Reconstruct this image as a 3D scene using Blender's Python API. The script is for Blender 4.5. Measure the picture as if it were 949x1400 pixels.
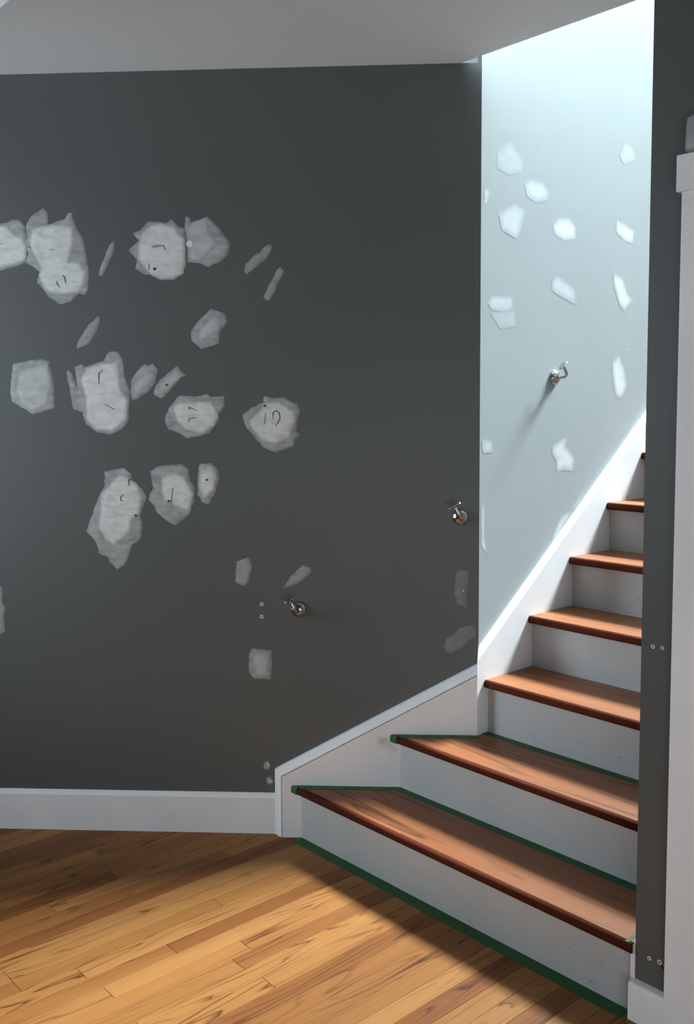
import bpy, bmesh, math, random
from mathutils import Vector, Matrix
from mathutils.geometry import delaunay_2d_cdt

for o in list(bpy.data.objects): bpy.data.objects.remove(o)
SC = bpy.context.scene
COL = SC.collection
random.seed(7)
S2 = math.sqrt(2)

# ------------------------------------------------------------------ camera
CAM_POS = Vector((1.9582, -2.3146, 1.4005))
YAW, PITCH, ROLL, FPX, CY = 0.8408, -0.0817, -0.0055, 1303.36, 660.66
cd = bpy.data.cameras.new('camera'); cam = bpy.data.objects.new('camera', cd); COL.objects.link(cam)
r0 = Vector((math.cos(YAW), math.sin(YAW), 0)); f0 = Vector((-math.sin(YAW), math.cos(YAW), 0)); u0 = Vector((0, 0, 1))
fw = f0*math.cos(PITCH) + u0*math.sin(PITCH); up = u0*math.cos(PITCH) - f0*math.sin(PITCH)
rr = r0*math.cos(ROLL) + up*math.sin(ROLL); uu = up*math.cos(ROLL) - r0*math.sin(ROLL)
cam.matrix_world = Matrix(((rr.x, uu.x, -fw.x, CAM_POS.x), (rr.y, uu.y, -fw.y, CAM_POS.y), (rr.z, uu.z, -fw.z, CAM_POS.z), (0, 0, 0, 1)))
cd.sensor_fit = 'VERTICAL'; cd.sensor_height = 24; cd.sensor_width = 24; cd.lens = FPX/1400*24
cd.shift_y = (CY-700)/1400
cd.clip_start = 0.05
SC.camera = cam

# ------------------------------------------------------------------ light and exposure
w = bpy.data.worlds.new('world'); SC.world = w; w.use_nodes = True
w.node_tree.nodes['Background'].inputs[0].default_value = (0.75, 0.88, 1, 1)
w.node_tree.nodes['Background'].inputs[1].default_value = 0.5
SC.view_settings.view_transform = 'Standard'; SC.view_settings.look = 'None'
SC.view_settings.exposure = 0.0; SC.view_settings.gamma = 1; SC.view_settings.use_curve_mapping = False
def area(name, loc, target, sx, sy, power, col):
    l = bpy.data.lights.new(name, 'AREA'); l.shape = 'RECTANGLE'; l.size = sx; l.size_y = sy; l.energy = power; l.color = col
    o = bpy.data.objects.new(name, l); COL.objects.link(o); o.location = loc
    o.rotation_euler = (Vector(target)-Vector(loc)).to_track_quat('-Z', 'Y').to_euler()
    return o
# daylight through the skylight above the top of the stairs
area('skylight_daylight', (1.55, 7.0, 9.6), (0.1, -0.4, 0.4), 4.0, 1.9, 7700, (0.86, 0.97, 1.0))
# daylight through the window in the foyer's left-hand wall
lw = area('left_window_daylight', (-1.93, -2.95, 1.62), (-1.25, -0.9, 1.5), 1.5, 1.55, 23, (0.80, 0.92, 1.0))
lw.data.spread = math.radians(84)
# daylight through the low window in the foyer's right-hand wall
area('side_window_daylight', (3.37, -2.9, 0.55), (0.7, -0.5, 0.3), 2.0, 0.95, 31, (0.95, 0.97, 1.0))

# ------------------------------------------------------------------ materials
def mat(name, base=(0.8, 0.8, 0.8), rough=0.5, metal=0.0, noise=0.0, nscale=6.0, bump=0.0, bscale=200.0, spec=0.5, coat=0.0, detail=4):
    m = bpy.data.materials.new(name); m.use_nodes = True
    nt = m.node_tree; b = nt.nodes['Principled BSDF']
    b.inputs['Roughness'].default_value = rough; b.inputs['Metallic'].default_value = metal
    b.inputs['Specular IOR Level'].default_value = spec; b.inputs['Coat Weight'].default_value = coat
    tc = nt.nodes.new('ShaderNodeTexCoord')
    if noise > 0:
        n = nt.nodes.new('ShaderNodeTexNoise'); n.inputs['Scale'].default_value = nscale; n.inputs['Detail'].default_value = detail
        nt.links.new(tc.outputs['Object'], n.inputs['Vector'])
        r = nt.nodes.new('ShaderNodeValToRGB')
        r.color_ramp.elements[0].position = 0.3; r.color_ramp.elements[1].position = 0.7
        r.color_ramp.elements[0].color = tuple(c*(1-noise) for c in base)+(1,)
        r.color_ramp.elements[1].color = tuple(min(1, c*(1+noise)) for c in base)+(1,)
        nt.links.new(n.outputs['Fac'], r.inputs['Fac']); nt.links.new(r.outputs['Color'], b.inputs['Base Color'])
    else:
        b.inputs['Base Color'].default_value = tuple(base)+(1,)
    if bump > 0:
        n2 = nt.nodes.new('ShaderNodeTexNoise'); n2.inputs['Scale'].default_value = bscale; n2.inputs['Detail'].default_value = 2
        nt.links.new(tc.outputs['Object'], n2.inputs['Vector'])
        bp = nt.nodes.new('ShaderNodeBump'); bp.inputs['Strength'].default_value = bump; bp.inputs['Distance'].default_value = 0.002
        nt.links.new(n2.outputs['Fac'], bp.inputs['Height']); nt.links.new(bp.outputs['Normal'], b.inputs['Normal'])
    return m

def scuffed(name, base, rough=0.45, amount=0.35):
    m = mat(name, base, rough, noise=0.05, nscale=5, bump=0.05, bscale=90)
    nt = m.node_tree; b = nt.nodes['Principled BSDF']
    src = b.inputs['Base Color'].links[0].from_socket
    tc = nt.nodes.new('ShaderNodeTexCoord'); mp = nt.nodes.new('ShaderNodeMapping'); mp.inputs['Scale'].default_value = (1, 1, 1.6)
    n = nt.nodes.new('ShaderNodeTexNoise'); n.inputs['Scale'].default_value = 34; n.inputs['Detail'].default_value = 3; n.inputs['Roughness'].default_value = 0.62
    nt.links.new(tc.outputs['Object'], mp.inputs['Vector']); nt.links.new(mp.outputs['Vector'], n.inputs['Vector'])
    r = nt.nodes.new('ShaderNodeValToRGB'); r.color_ramp.elements[0].position = 0.675; r.color_ramp.elements[1].position = 0.75
    r.color_ramp.elements[0].color = (0, 0, 0, 1); r.color_ramp.elements[1].color = (amount, amount, amount, 1)
    nt.links.new(n.outputs['Fac'], r.inputs['Fac'])
    mx = nt.nodes.new('ShaderNodeMix'); mx.data_type = 'RGBA'
    nt.links.new(r.outputs['Color'], mx.inputs[0]); nt.links.new(src, mx.inputs[6]); mx.inputs[7].default_value = (0.12, 0.11, 0.10, 1)
    nt.links.new(mx.outputs[2], b.inputs['Base Color'])
    return m

def wood(name, tones, axis, grain, line=0.55, rough=0.5, per_island=False, rings=9.0, across=11.0, along=0.9, spec=0.25):
    # straight oak: contour lines of a stretched noise field give the cathedral figure
    m = bpy.data.materials.new(name); m.use_nodes = True
    nt = m.node_tree; N = nt.nodes; Lk = nt.links; b = N['Principled BSDF']
    b.inputs['Roughness'].default_value = rough; b.inputs['Specular IOR Level'].default_value = spec
    tc = N.new('ShaderNodeTexCoord')
    if per_island:
        rnd = N.new('ShaderNodeNewGeometry').outputs['Random Per Island']
    else:
        rnd = N.new('ShaderNodeObjectInfo').outputs['Random']
    sep = N.new('ShaderNodeMath'); sep.operation = 'MULTIPLY'; sep.inputs[1].default_value = 37.0; Lk.new(rnd, sep.inputs[0])
    cmb = N.new('ShaderNodeCombineXYZ'); 
    for i in range(3): Lk.new(sep.outputs[0], cmb.inputs[i])
    add = N.new('ShaderNodeVectorMath'); add.operation = 'ADD'; Lk.new(tc.outputs['Object'], add.inputs[0]); Lk.new(cmb.outputs[0], add.inputs[1])
    def stretched(sa, sl, scale, det, rgh=0.5):
        mp = N.new('ShaderNodeMapping')
        mp.inputs['Scale'].default_value = (sa, sl, sa) if axis == 'Y' else (sl, sa, sa)
        Lk.new(add.outputs[0], mp.inputs['Vector'])
        n = N.new('ShaderNodeTexNoise'); n.inputs['Scale'].default_value = scale; n.inputs['Detail'].default_value = det; n.inputs['Roughness'].default_value = rgh
        Lk.new(mp.outputs[0], n.inputs['Vector']); return n.outputs['Fac']
    a = stretched(across, along, 1.0, 2.0, 0.35)
    ml = N.new('ShaderNodeMath'); ml.operation = 'MULTIPLY'; ml.inputs[1].default_value = rings; Lk.new(a, ml.inputs[0])
    fr = N.new('ShaderNodeMath'); fr.operation = 'FRACT'; Lk.new(ml.outputs[0], fr.inputs[0])
    rl = N.new('ShaderNodeValToRGB'); e = rl.color_ramp.elements
    e[0].position = 0.0; e[0].color = (0.75, 0.75, 0.75, 1); e[1].position = 0.28; e[1].color = (0, 0, 0, 1)
    e.new(0.90).color = (0.08, 0.08, 0.08, 1); e.new(0.99).color = (1, 1, 1, 1)
    Lk.new(fr.outputs[0], rl.inputs['Fac'])
    fib = stretched(260, 7, 1.0, 2.0)
    rf = N.new('ShaderNodeValToRGB'); rf.color_ramp.elements[0].position = 0.42; rf.color_ramp.elements[1].position = 0.72; Lk.new(fib, rf.inputs['Fac'])
    patch = stretched(14, 1.5, 1.0, 2.0)
    rp = N.new('ShaderNodeValToRGB'); rp.color_ramp.elements[0].position = 0.42; rp.color_ramp.elements[1].position = 0.62; Lk.new(patch, rp.inputs['Fac'])
    # tone of the piece
    rt = N.new('ShaderNodeValToRGB'); rt.color_ramp.interpolation = 'LINEAR'; e = rt.color_ramp.elements
    e[0].position = 0; e[0].color = tones[0]+(1,); e[1].position = 1; e[1].color = tones[-1]+(1,)
    for i, t in enumerate(tones[1:-1]): e.new((i+1)/(len(tones)-1)).color = t+(1,)
    Lk.new(rnd, rt.inputs['Fac'])
    def mixc(fac, A, B, k, mode='MULTIPLY'):
        mu = N.new('ShaderNodeMath'); mu.operation = 'MULTIPLY'; mu.inputs[1].default_value = k; Lk.new(fac, mu.inputs[0])
        mx = N.new('ShaderNodeMix'); mx.data_type = 'RGBA'; mx.blend_type = mode
        Lk.new(mu.outputs[0], mx.inputs[0]); Lk.new(A, mx.inputs[6]); mx.inputs[7].default_value = B+(1,)
        return mx.outputs[2]
    gm = N.new('ShaderNodeMath'); gm.operation = 'MULTIPLY'; Lk.new(rl.outputs['Color'], gm.inputs[0]); Lk.new(rp.outputs['Color'], gm.inputs[1])
    c = mixc(gm.outputs[0], rt.outputs['Color'], grain, line)
    c = mixc(rf.outputs['Color'], c, grain, 0.16)
    c = mixc(rp.outputs['Color'], c, (0.88, 0.82, 0.75), 0.3)
    Lk.new(c, b.inputs['Base Color'])
    bp = N.new('ShaderNodeBump'); bp.inputs['Strength'].default_value = 0.06; bp.inputs['Distance'].default_value = 0.001
    Lk.new(fib, bp.inputs['Height']); Lk.new(bp.outputs['Normal'], b.inputs['Normal'])
    return m

def spackle(name, thin, thick, lo, hi):
    # 'cov' is how much filler covers the paint: 0 at the feathered edge
    m = bpy.data.materials.new(name); m.use_nodes = True
    nt = m.node_tree; N = nt.nodes; L = nt.links; b = N['Principled BSDF']; b.inputs['Roughness'].default_value = 0.75
    at = N.new('ShaderNodeAttribute'); at.attribute_name = 'cov'
    tc = N.new('ShaderNodeTexCoord'); n = N.new('ShaderNodeTexNoise'); n.inputs['Scale'].default_value = 22; n.inputs['Detail'].default_value = 4
    L.new(tc.outputs['Object'], n.inputs['Vector'])
    n2 = N.new('ShaderNodeMapping'); n2.inputs['Scale'].default_value = (26, 26, 70); n2.inputs['Rotation'].default_value = (0.2, 0.3, 0.1); L.new(tc.outputs['Object'], n2.inputs['Vector'])
    n3 = N.new('ShaderNodeTexNoise'); n3.inputs['Scale'].default_value = 1; n3.inputs['Detail'].default_value = 2; L.new(n2.outputs[0], n3.inputs['Vector'])
    s = N.new('ShaderNodeMath'); s.operation = 'ADD'; L.new(n.outputs['Fac'], s.inputs[0]); L.new(n3.outputs['Fac'], s.inputs[1])
    mr = N.new('ShaderNodeMapRange'); mr.inputs['From Min'].default_value = 0.7; mr.inputs['From Max'].default_value = 1.3; mr.inputs['To Min'].default_value = lo; mr.inputs['To Max'].default_value = hi
    L.new(s.outputs[0], mr.inputs['Value'])
    mu = N.new('ShaderNodeMath'); mu.operation = 'MULTIPLY'; L.new(at.outputs['Fac'], mu.inputs[0]); L.new(mr.outputs[0], mu.inputs[1]); mu.use_clamp = True
    mx = N.new('ShaderNodeMix'); mx.data_type = 'RGBA'; L.new(mu.outputs[0], mx.inputs[0]); mx.inputs[6].default_value = thin+(1,); mx.inputs[7].default_value = thick+(1,)
    L.new(mx.outputs[2], b.inputs['Base Color'])
    bp = N.new('ShaderNodeBump'); bp.inputs['Strength'].default_value = 0.2; bp.inputs['Distance'].default_value = 0.001
    L.new(n3.outputs['Fac'], bp.inputs['Height']); L.new(bp.outputs['Normal'], b.inputs['Normal'])
    return m

DARK = (0.088, 0.096, 0.095); LIGHT = (0.345, 0.392, 0.405)
M = {
 'dark': mat('charcoal_wall_paint', DARK, 0.5, noise=0.06, nscale=1.6, bump=0.10, bscale=260),
 'light': mat('pale_blue_grey_wall_paint', LIGHT, 0.42, noise=0.03, nscale=2.2, bump=0.08, bscale=260),
 'white': scuffed('white_trim_paint', (0.80, 0.82, 0.84), 0.38, 0.05),
 'casing': scuffed('fresh_white_casing_paint', (0.92, 0.92, 0.94), 0.4, 0.05),
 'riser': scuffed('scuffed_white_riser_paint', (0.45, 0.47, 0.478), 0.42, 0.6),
 'ceil': mat('matte_ceiling_paint', (0.74, 0.78, 0.80), 0.9, noise=0.02, nscale=2, bump=0.05, bscale=300),
 'upper': mat('grey_upper_wall_paint', (0.5, 0.52, 0.53), 0.8, noise=0.02, nscale=2),
 'plank': wood('oak_floor_plank', [(0.19, 0.064, 0.016), (0.29, 0.122, 0.033), (0.32, 0.140, 0.040), (0.34, 0.152, 0.045), (0.24, 0.092, 0.024), (0.315, 0.137, 0.038)], 'Y', (0.24, 0.12, 0.05), 1.0, rings=15, across=15, along=1.0),
 'field': wood('oak_floor_field', [(0.21, 0.075, 0.02), (0.29, 0.122, 0.033), (0.32, 0.140, 0.040), (0.34, 0.152, 0.045), (0.26, 0.10, 0.027)], 'Y', (0.24, 0.12, 0.05), 1.0, per_island=True, rings=15, across=15, along=1.0),
 'tread': wood('stained_oak_tread', [(0.235, 0.080, 0.026), (0.275, 0.098, 0.033), (0.255, 0.088, 0.03)], 'X', (0.20, 0.09, 0.05), 1.0, rough=0.45, spec=0.35, rings=9, across=9, along=0.8),
 'nosing': wood('dark_stained_oak_nosing', [(0.075, 0.016, 0.007), (0.10, 0.022, 0.009)], 'X', (0.4, 0.3, 0.25), 0.6, rough=0.75, spec=0.08, rings=5),
 'sub': mat('subfloor_plywood', (0.10, 0.05, 0.02), 0.9, noise=0.1, nscale=8),
 'tape': mat('green_masking_tape', (0.009, 0.080, 0.016), 0.6, noise=0.10, nscale=25, bump=0.15, bscale=400),
 'nickel': mat('satin_nickel', (0.46, 0.46, 0.45), 0.22, 1.0, noise=0.04, nscale=40),
 'filler_thin': spackle('thin_wall_filler', DARK, (0.42, 0.44, 0.435), 0.45, 0.95),
 'filler_full': spackle('thick_wall_filler', (0.30, 0.315, 0.31), (0.66, 0.67, 0.655), 0.55, 1.15),
 'filler_mid': spackle('second_coat_wall_filler', (0.30, 0.315, 0.31), (0.50, 0.52, 0.515), 0.35, 1.0),
 'filler_faint': spackle('scraped_wall_filler', DARK, (0.36, 0.375, 0.37), 0.6, 0.95),
 'filler_dim': spackle('sanded_wall_filler', DARK, (0.26, 0.27, 0.265), 0.5, 0.9),
 'lfull': spackle('white_filler_bright_wall', LIGHT, (0.60, 0.65, 0.68), 0.8, 1.1),
 'lmid': spackle('pale_filler_bright_wall', LIGHT, (0.50, 0.55, 0.58), 0.7, 1.1),
 'lfaint': spackle('faint_filler_bright_wall', LIGHT, (0.42, 0.47, 0.50), 0.5, 1.0),
 'smear': spackle('brownish_smear', (0.78, 0.79, 0.80), (0.56, 0.46, 0.43), 0.1, 0.9),
 'hole': mat('gouge_shadow_grey', (0.035, 0.036, 0.036), 0.9, noise=0.1, nscale=60),
 'anchor': mat('white_plastic_anchor', (0.72, 0.72, 0.70), 0.5, noise=0.03, nscale=60),
 'grey': mat('grey_frosted_plastic', (0.30, 0.34, 0.34), 0.4, noise=0.06, nscale=15),
 'frame': mat('white_window_frame', (0.8, 0.8, 0.8), 0.5, noise=0.02, nscale=4),
}

# ------------------------------------------------------------------ helpers
def empty(name, loc=(0, 0, 0)):
    o = bpy.data.objects.new(name, None); o.empty_display_size = 0.05; o.location = loc; COL.objects.link(o); return o
def finish(name, bm, m, parent=None, smooth=False, loc=None):
    bmesh.ops.recalc_face_normals(bm, faces=bm.faces[:])
    me = bpy.data.meshes.new(name)
    if loc is not None: bmesh.ops.translate(bm, vec=-Vector(loc), verts=bm.verts[:])
    bm.to_mesh(me); bm.free()
    if smooth:
        for p in me.polygons: p.use_smooth = True
    me.materials.append(M[m] if isinstance(m, str) else m)
    o = bpy.data.objects.new(name, me); COL.objects.link(o)
    if loc is not None: o.location = loc
    if parent is not None:
        o.parent = parent
        if loc is not None: o.location = Vector(loc)-parent.location
        elif parent.type == 'EMPTY' or parent.location.length > 0: o.location = -parent.location
    return o
def tag(o, label=None, cat=None, group=None, kind=None):
    if label: o['label'] = label
    if cat: o['category'] = cat
    if group: o['group'] = group
    if kind: o['kind'] = kind
    return o
def box(bm, x0, x1, y0, y1, z0, z1):
    v = [bm.verts.new((x, y, z)) for z in (z0, z1) for x, y in ((x0, y0), (x1, y0), (x1, y1), (x0, y1))]
    fs = [(0, 3, 2, 1), (4, 5, 6, 7), (0, 1, 5, 4), (1, 2, 6, 5), (2, 3, 7, 6), (3, 0, 4, 7)]
    return [bm.faces.new([v[i] for i in f]) for f in fs]
def prism(bm, pts, z0, z1):
    # pts: footprint (x, y); z0/z1 numbers or lists per point
    n = len(pts); g = lambda z, i: z[i] if isinstance(z, (list, tuple)) else z
    a = [bm.verts.new((p[0], p[1], g(z0, i))) for i, p in enumerate(pts)]
    b = [bm.verts.new((p[0], p[1], g(z1, i))) for i, p in enumerate(pts)]
    bm.faces.new(a[::-1]); bm.faces.new(b)
    for i in range(n): j = (i+1) % n; bm.faces.new((a[i], a[j], b[j], b[i]))
def boxes(name, m, lst, parent=None, bevel=0.0):
    bm = bmesh.new()
    for b in lst: box(bm, *b)
    if bevel: bmesh.ops.bevel(bm, geom=bm.edges[:], offset=bevel, segments=2, profile=0.7, affect='EDGES')
    return finish(name, bm, m, parent)
def dk(s, z, t=0.0):      # point on the dark wall: s metres from the corner, height z, t proud of the plaster
    return Vector((-s/S2 + t/S2, -s/S2 - t/S2, z))
def lt(y, z, t=0.0): return Vector((t, y, z))
YS = -0.4413              # face of the right-hand wall
def st(x, z, t=0.0): return Vector((x, YS-t, z))

RISE, GO, OVER, YN3, TT = 0.1738, 0.2266, 0.0228, -0.0009, 0.026
NST = 16
yn = lambda k: YN3 + (k-3)*GO
TL, TD, TB = 0.0226, 0.0387, 0.015
CH, UP, TOP, XR = 2.44, 2.78, 6.0, 0.8426
BR = -1.262               # edge of the low ceiling towards the two-storey foyer
left_x = lambda y: TL if y > TL - S2*TD else y + S2*TD

# ------------------------------------------------------------------ setting
floor = boxes('floor', 'sub', [(-2.3, 3.52, -5.1, 0.2, -0.06, -0.014)]); tag(floor, kind='structure')
bm = bmesh.new(); prism(bm, [(0, 0), (-1.95, -1.95), (-2.05, -1.85), (-0.1, 0.1)], 0, CH)
wall_left = tag(finish('wall_left', bm, 'dark'), kind='structure', label='charcoal grey wall covered in pale spackle patches')
bm = bmesh.new(); prism(bm, [(0, 0), (0, 5.5), (-0.12, 5.5), (-0.12, 0.12)], 0, TOP)
wall_stair = tag(finish('wall_stair', bm, 'light'), kind='structure', label='pale blue-grey stairwell wall with white spackle patches')
DX0, DX1, DZ = 1.034, 1.77, 1.834
wall_right = tag(boxes('wall_right', 'dark', [(XR, DX0, YS, YS+0.12, 0, CH), (DX1, 3.52, YS, YS+0.12, 0, CH), (DX0, DX1, YS, YS+0.12, DZ, CH)]), kind='structure', label='charcoal grey wall end beside the stairs')
tag(boxes('wall_stair_right', 'light', [(XR, XR+0.12, YS+0.12, 5.5, 0, UP)]), kind='structure')
tag(boxes('ceiling', 'ceil', [(-2.3, 3.52, BR, -0.045, CH, CH+0.16)]), kind='structure')
tag(boxes('wall_foyer_upper', 'upper', [(-2.3, 3.52, BR, BR+0.12, CH+0.16, TOP)]), kind='structure')
tag(boxes('wall_landing_upper', 'upper', [(-0.12, 3.2, -0.165, -0.045, CH+0.16, TOP)]), kind='structure')
tag(boxes('floor_upper', 'ceil', [(XR, 3.2, -0.045, 5.5, CH, UP-0.02), (0.0, XR, yn(NST)+0.12, 5.5, CH, UP-0.02)]), kind='structure')
tag(boxes('wall_upper_end', 'upper', [(-0.12, 3.2, 5.5, 5.62, 0, TOP)]), kind='structure')
tag(boxes('wall_upper_right', 'upper', [(3.2, 3.32, -0.165, 5.62, CH, TOP)]), kind='structure')
SX0, SX1, SY0, SY1 = 0.0, 3.0, 3.0, 5.5
tag(boxes('ceiling_upper', 'upper', [(-0.12, SX0, -0.165, 5.62, TOP, TOP+0.1), (SX1, 3.32, -0.165, 5.62, TOP, TOP+0.1), (SX0, SX1, -0.165, SY0, TOP, TOP+0.1), (SX0, SX1, SY1, 5.62, TOP, TOP+0.1)]), kind='structure')
tag(boxes('wall_far', 'dark', [(-2.07, -1.95, -5.0, -3.75, 0, CH), (-2.07, -1.95, -2.15, -1.95, 0, CH), (-2.07, -1.95, -3.75, -2.15, 0, 0.7), (-2.07, -1.95, -3.75, -2.15, 2.4, CH)]), kind='structure')
tag(boxes('window_1', 'frame', [(-2.05, -1.99, -3.75, -3.70, 0.7, 2.4), (-2.05, -1.99, -2.20, -2.15, 0.7, 2.4), (-2.05, -1.99, -3.70, -2.20, 0.7, 0.75), (-2.05, -1.99, -3.70, -2.20, 2.35, 2.4)]), kind='structure')
tag(boxes('wall_far_upper', 'dark', [(-2.07, -1.95, -5.0, BR, CH, TOP)]), kind='structure')
tag(boxes('wall_foyer_right', 'dark', [(3.4, 3.52, -5.0, -4.0, 0, TOP), (3.4, 3.52, -1.8, YS, 0, TOP), (3.4, 3.52, -4.0, -1.8, 0, 0.05), (3.4, 3.52, -4.0, -1.8, 1.25, TOP)]), kind='structure')
tag(boxes('window_2', 'frame', [(3.43, 3.49, -4.0, -3.95, 0.05, 1.25), (3.43, 3.49, -1.85, -1.8, 0.05, 1.25), (3.43, 3.49, -3.95, -1.85, 0.05, 0.1), (3.43, 3.49, -3.95, -1.85, 1.2, 1.25), (3.44, 3.48, -2.92, -2.88, 0.1, 1.2)]), kind='structure')
tag(boxes('wall_back', 'dark', [(-2.07, 3.52, -5.12, -5.0, 0, TOP)]), kind='structure')
tag(boxes('ceiling_foyer', 'dark', [(-2.07, 3.52, -5.12, BR+0.12, TOP, TOP+0.1)]), kind='structure')

# strip oak floor: boards run up towards the stairs
W = 0.0572; X00 = -0.5955
field = bmesh.new()
GAP = 0.0006
n_pl = 0
def plank_mesh(bm, x0, x1, y0, y1):
    c = 0.0007
    a = [bm.verts.new(q) for q in ((x0, y0, -0.0145), (x1, y0, -0.0145), (x1, y1, -0.0145), (x0, y1, -0.0145))]
    b = [bm.verts.new(q) for q in ((x0, y0, -c), (x1, y0, -c), (x1, y1, -c), (x0, y1, -c))]
    d = [bm.verts.new(q) for q in ((x0+c, y0+c, 0), (x1-c, y0+c, 0), (x1-c, y1-c, 0), (x0+c, y1-c, 0))]
    bm.faces.new(a[::-1]); bm.faces.new(d)
    for i in range(4):
        j = (i+1) % 4
        bm.faces.new((a[i], a[j], b[j], b[i])); bm.faces.new((b[i], b[j], d[j], d[i]))
rp = random.Random(21)
i0, i1 = int((-2.0-X00)/W)-1, int((3.4-X00)/W)
SPLITS = {0: [-2.35, -1.0], 11: [-1.75, -0.995], 12: [-1.3]}
for i in range(i0, i1+1):
    x0 = X00 + i*W; x1 = x0+W
    yend = min(x1+0.03, -0.415) if x1 < 0 else -0.415
    if x0 > XR: yend = YS+0.02
    ystart = -5.0
    y = yend; k = 0
    cuts = sorted(SPLITS.get(i, []), reverse=True)
    first = rp.uniform(0.25, 1.15)
    while y > ystart+0.02:
        if k < len(cuts): y2 = cuts[k]
        else: y2 = y - (first if k == 0 else rp.uniform(0.45, 1.25))
        k += 1
        if y2 < ystart+0.2: y2 = ystart
        if y2 >= y-0.02: continue
        near = -1.36 < x0 < 1.05 and y > -1.9
        if near:
            pm = bmesh.new(); plank_mesh(pm, x0+GAP/2, x1-GAP/2, y2+GAP/2, y-GAP/2)
            finish('plank', pm, 'plank', floor, loc=((x0+x1)/2, (y+y2)/2, 0)); n_pl += 1
        else:
            plank_mesh(field, x0+GAP/2, x1-GAP/2, y2+GAP/2, y-GAP/2)
        y = y2
fo = finish('plank_field', field, 'field', floor); fo['kind'] = 'stuff'

# baseboards
def extrude_profile(name, m, prof, A, B, out, parent=None):
    # prof: (t outwards, z); swept from A to B (x, y)
    bm = bmesh.new(); A = Vector((A[0], A[1], 0)); B = Vector((B[0], B[1], 0)); out = Vector((out[0], out[1], 0)).normalized()
    va = [bm.verts.new(A+out*t+Vector((0, 0, z))) for t, z in prof]; vb = [bm.verts.new(B+out*t+Vector((0, 0, z))) for t, z in prof]
    n = len(prof); bm.faces.new(va); bm.faces.new(vb[::-1])
    for i in range(n): j = (i+1) % n; bm.faces.new((va[i], va[j], vb[j], vb[i]))
    return finish(name, bm, m, parent)
a, b = dk(0.656, 0), dk(2.75, 0)
tag(extrude_profile('baseboard_left', 'white', [(0, 0), (TB, 0), (TB, 0.120), (0.010, 0.127), (0.004, 0.133), (0, 0.133)], (a.x, a.y), (b.x, b.y), (1, -1)), kind='structure')
bb = extrude_profile('baseboard_right', 'casing', [(0, 0), (0.020, 0), (0.020, 0.083), (0.0185, 0.087), (0.015, 0.0895), (0, 0.0915)], (0.838, YS), (0.926, YS), (0, -1)); tag(bb, kind='structure')

# door casing beside the stairs and the door in it
t1 = tag(boxes('trim_1', 'casing', [(0.926, DX0, YS-0.020, YS, 0, DZ), (DX1, DX1+0.09, YS-0.020, YS, 0, DZ)], bevel=0.0015), kind='structure', label='white door casing beside the stairs')
tag(boxes('casing_head', 'casing', [(0.9175, DX1+0.0985, YS-0.028, YS, DZ, DZ+0.074)], t1, bevel=0.0015))
d1 = tag(boxes('door_1', 'white', [(DX0, DX1, YS+0.03, YS+0.068, 0.006, DZ)]), kind='structure')
for z0, z1 in ((0.16, 0.78), (0.92, 1.70)):
    bm = bmesh.new(); fs = box(bm, DX0+0.12, DX1-0.12, YS+0.022, YS+0.031, z0, z1)
    bmesh.ops.bevel(bm, geom=bm.edges[:], offset=0.006, segments=2, affect='EDGES'); finish('door_panel', bm, 'white', d1)

# ------------------------------------------------------------------ staircase
stairs = tag(empty('staircase', (0.42, yn(1), 0)), 'staircase with stained oak treads and scuffed white risers between two walls', 'staircase')
XT = XR-0.012
for k in range(1, NST+1):
    y0 = yn(k); y1 = yn(k+1)+OVER+0.008 if k < NST else yn(k)+0.13
    kz = k*RISE; yt = y0+0.0065+0.008
    if k <= 2:
        yc = TL-S2*TD
        pts = [(left_x(yt)-0.002, yt), (XT+0.006, yt), (XT+0.006, y1)]
        if y1 > yc: pts += [(TL-0.002, y1), (TL-0.002, yc)]
        else: pts += [(left_x(y1)-0.002, y1)]
    else: pts = [(TL-0.002, yt), (XT+0.006, yt), (XT+0.006, y1), (TL-0.002, y1)]
    bm = bmesh.new(); prism(bm, pts, kz-TT, kz)
    tr = finish('tread', bm, 'tread', stairs, loc=(0.42, y0, kz))
    nb = bmesh.new(); pr = [(0.008, 0.0), (0.002, -0.0004), (-0.003, -0.0028), (-0.006, -0.0075), (-0.007, -0.0130), (-0.006, -0.0185), (-0.003, -0.0232), (0.002, -0.0256), (0.008, -TT)]
    xa = left_x(y0)-0.002; va = [nb.verts.new((xa+(dy if k <= 2 else 0), y0+0.0065+dy, kz+dz)) for dy, dz in pr]; vb = [nb.verts.new((XT+0.006, y0+0.0065+dy, kz+dz)) for dy, dz in pr]
    nb.faces.new(va); nb.faces.new(vb[::-1])
    for i in range(len(pr)): j = (i+1) % len(pr); nb.faces.new((va[i], va[j], vb[j], vb[i]))
    ns = finish('nosing', nb, 'nosing', None); ns.parent = tr; ns.location = (-0.42, -y0, -kz)
    for p in ns.data.polygons: p.use_smooth = len(p.vertices) == 4
    tag(ns, 'dark reddish-brown rounded nosing')
    ry = y0+OVER
    xl = left_x(ry)-0.004
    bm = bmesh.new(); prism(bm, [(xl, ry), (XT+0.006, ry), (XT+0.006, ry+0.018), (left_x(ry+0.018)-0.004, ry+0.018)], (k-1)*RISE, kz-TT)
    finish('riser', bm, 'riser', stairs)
# skirt board on the charcoal wall: mitred to the stairwell skirt at the corner
SL = 0.634; ZL = 0.2016; SLOPE = RISE/(GO*S2)
zc = lambda s: ZL + (SL-s)*SLOPE
mit = Vector((TL, TL-S2*TD, 0))
bm = bmesh.new()
P0, P1 = dk(0, 0), dk(SL, 0); P2 = dk(SL, 0, TD)
sm = (-mit.x-mit.y)/S2
prism(bm, [(P0.x, P0.y), (P1.x, P1.y), (P2.x, P2.y), (mit.x, mit.y)], 0, [zc(0), ZL, ZL, zc(sm)])
finish('skirt_board', bm, 'white', stairs)
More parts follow.
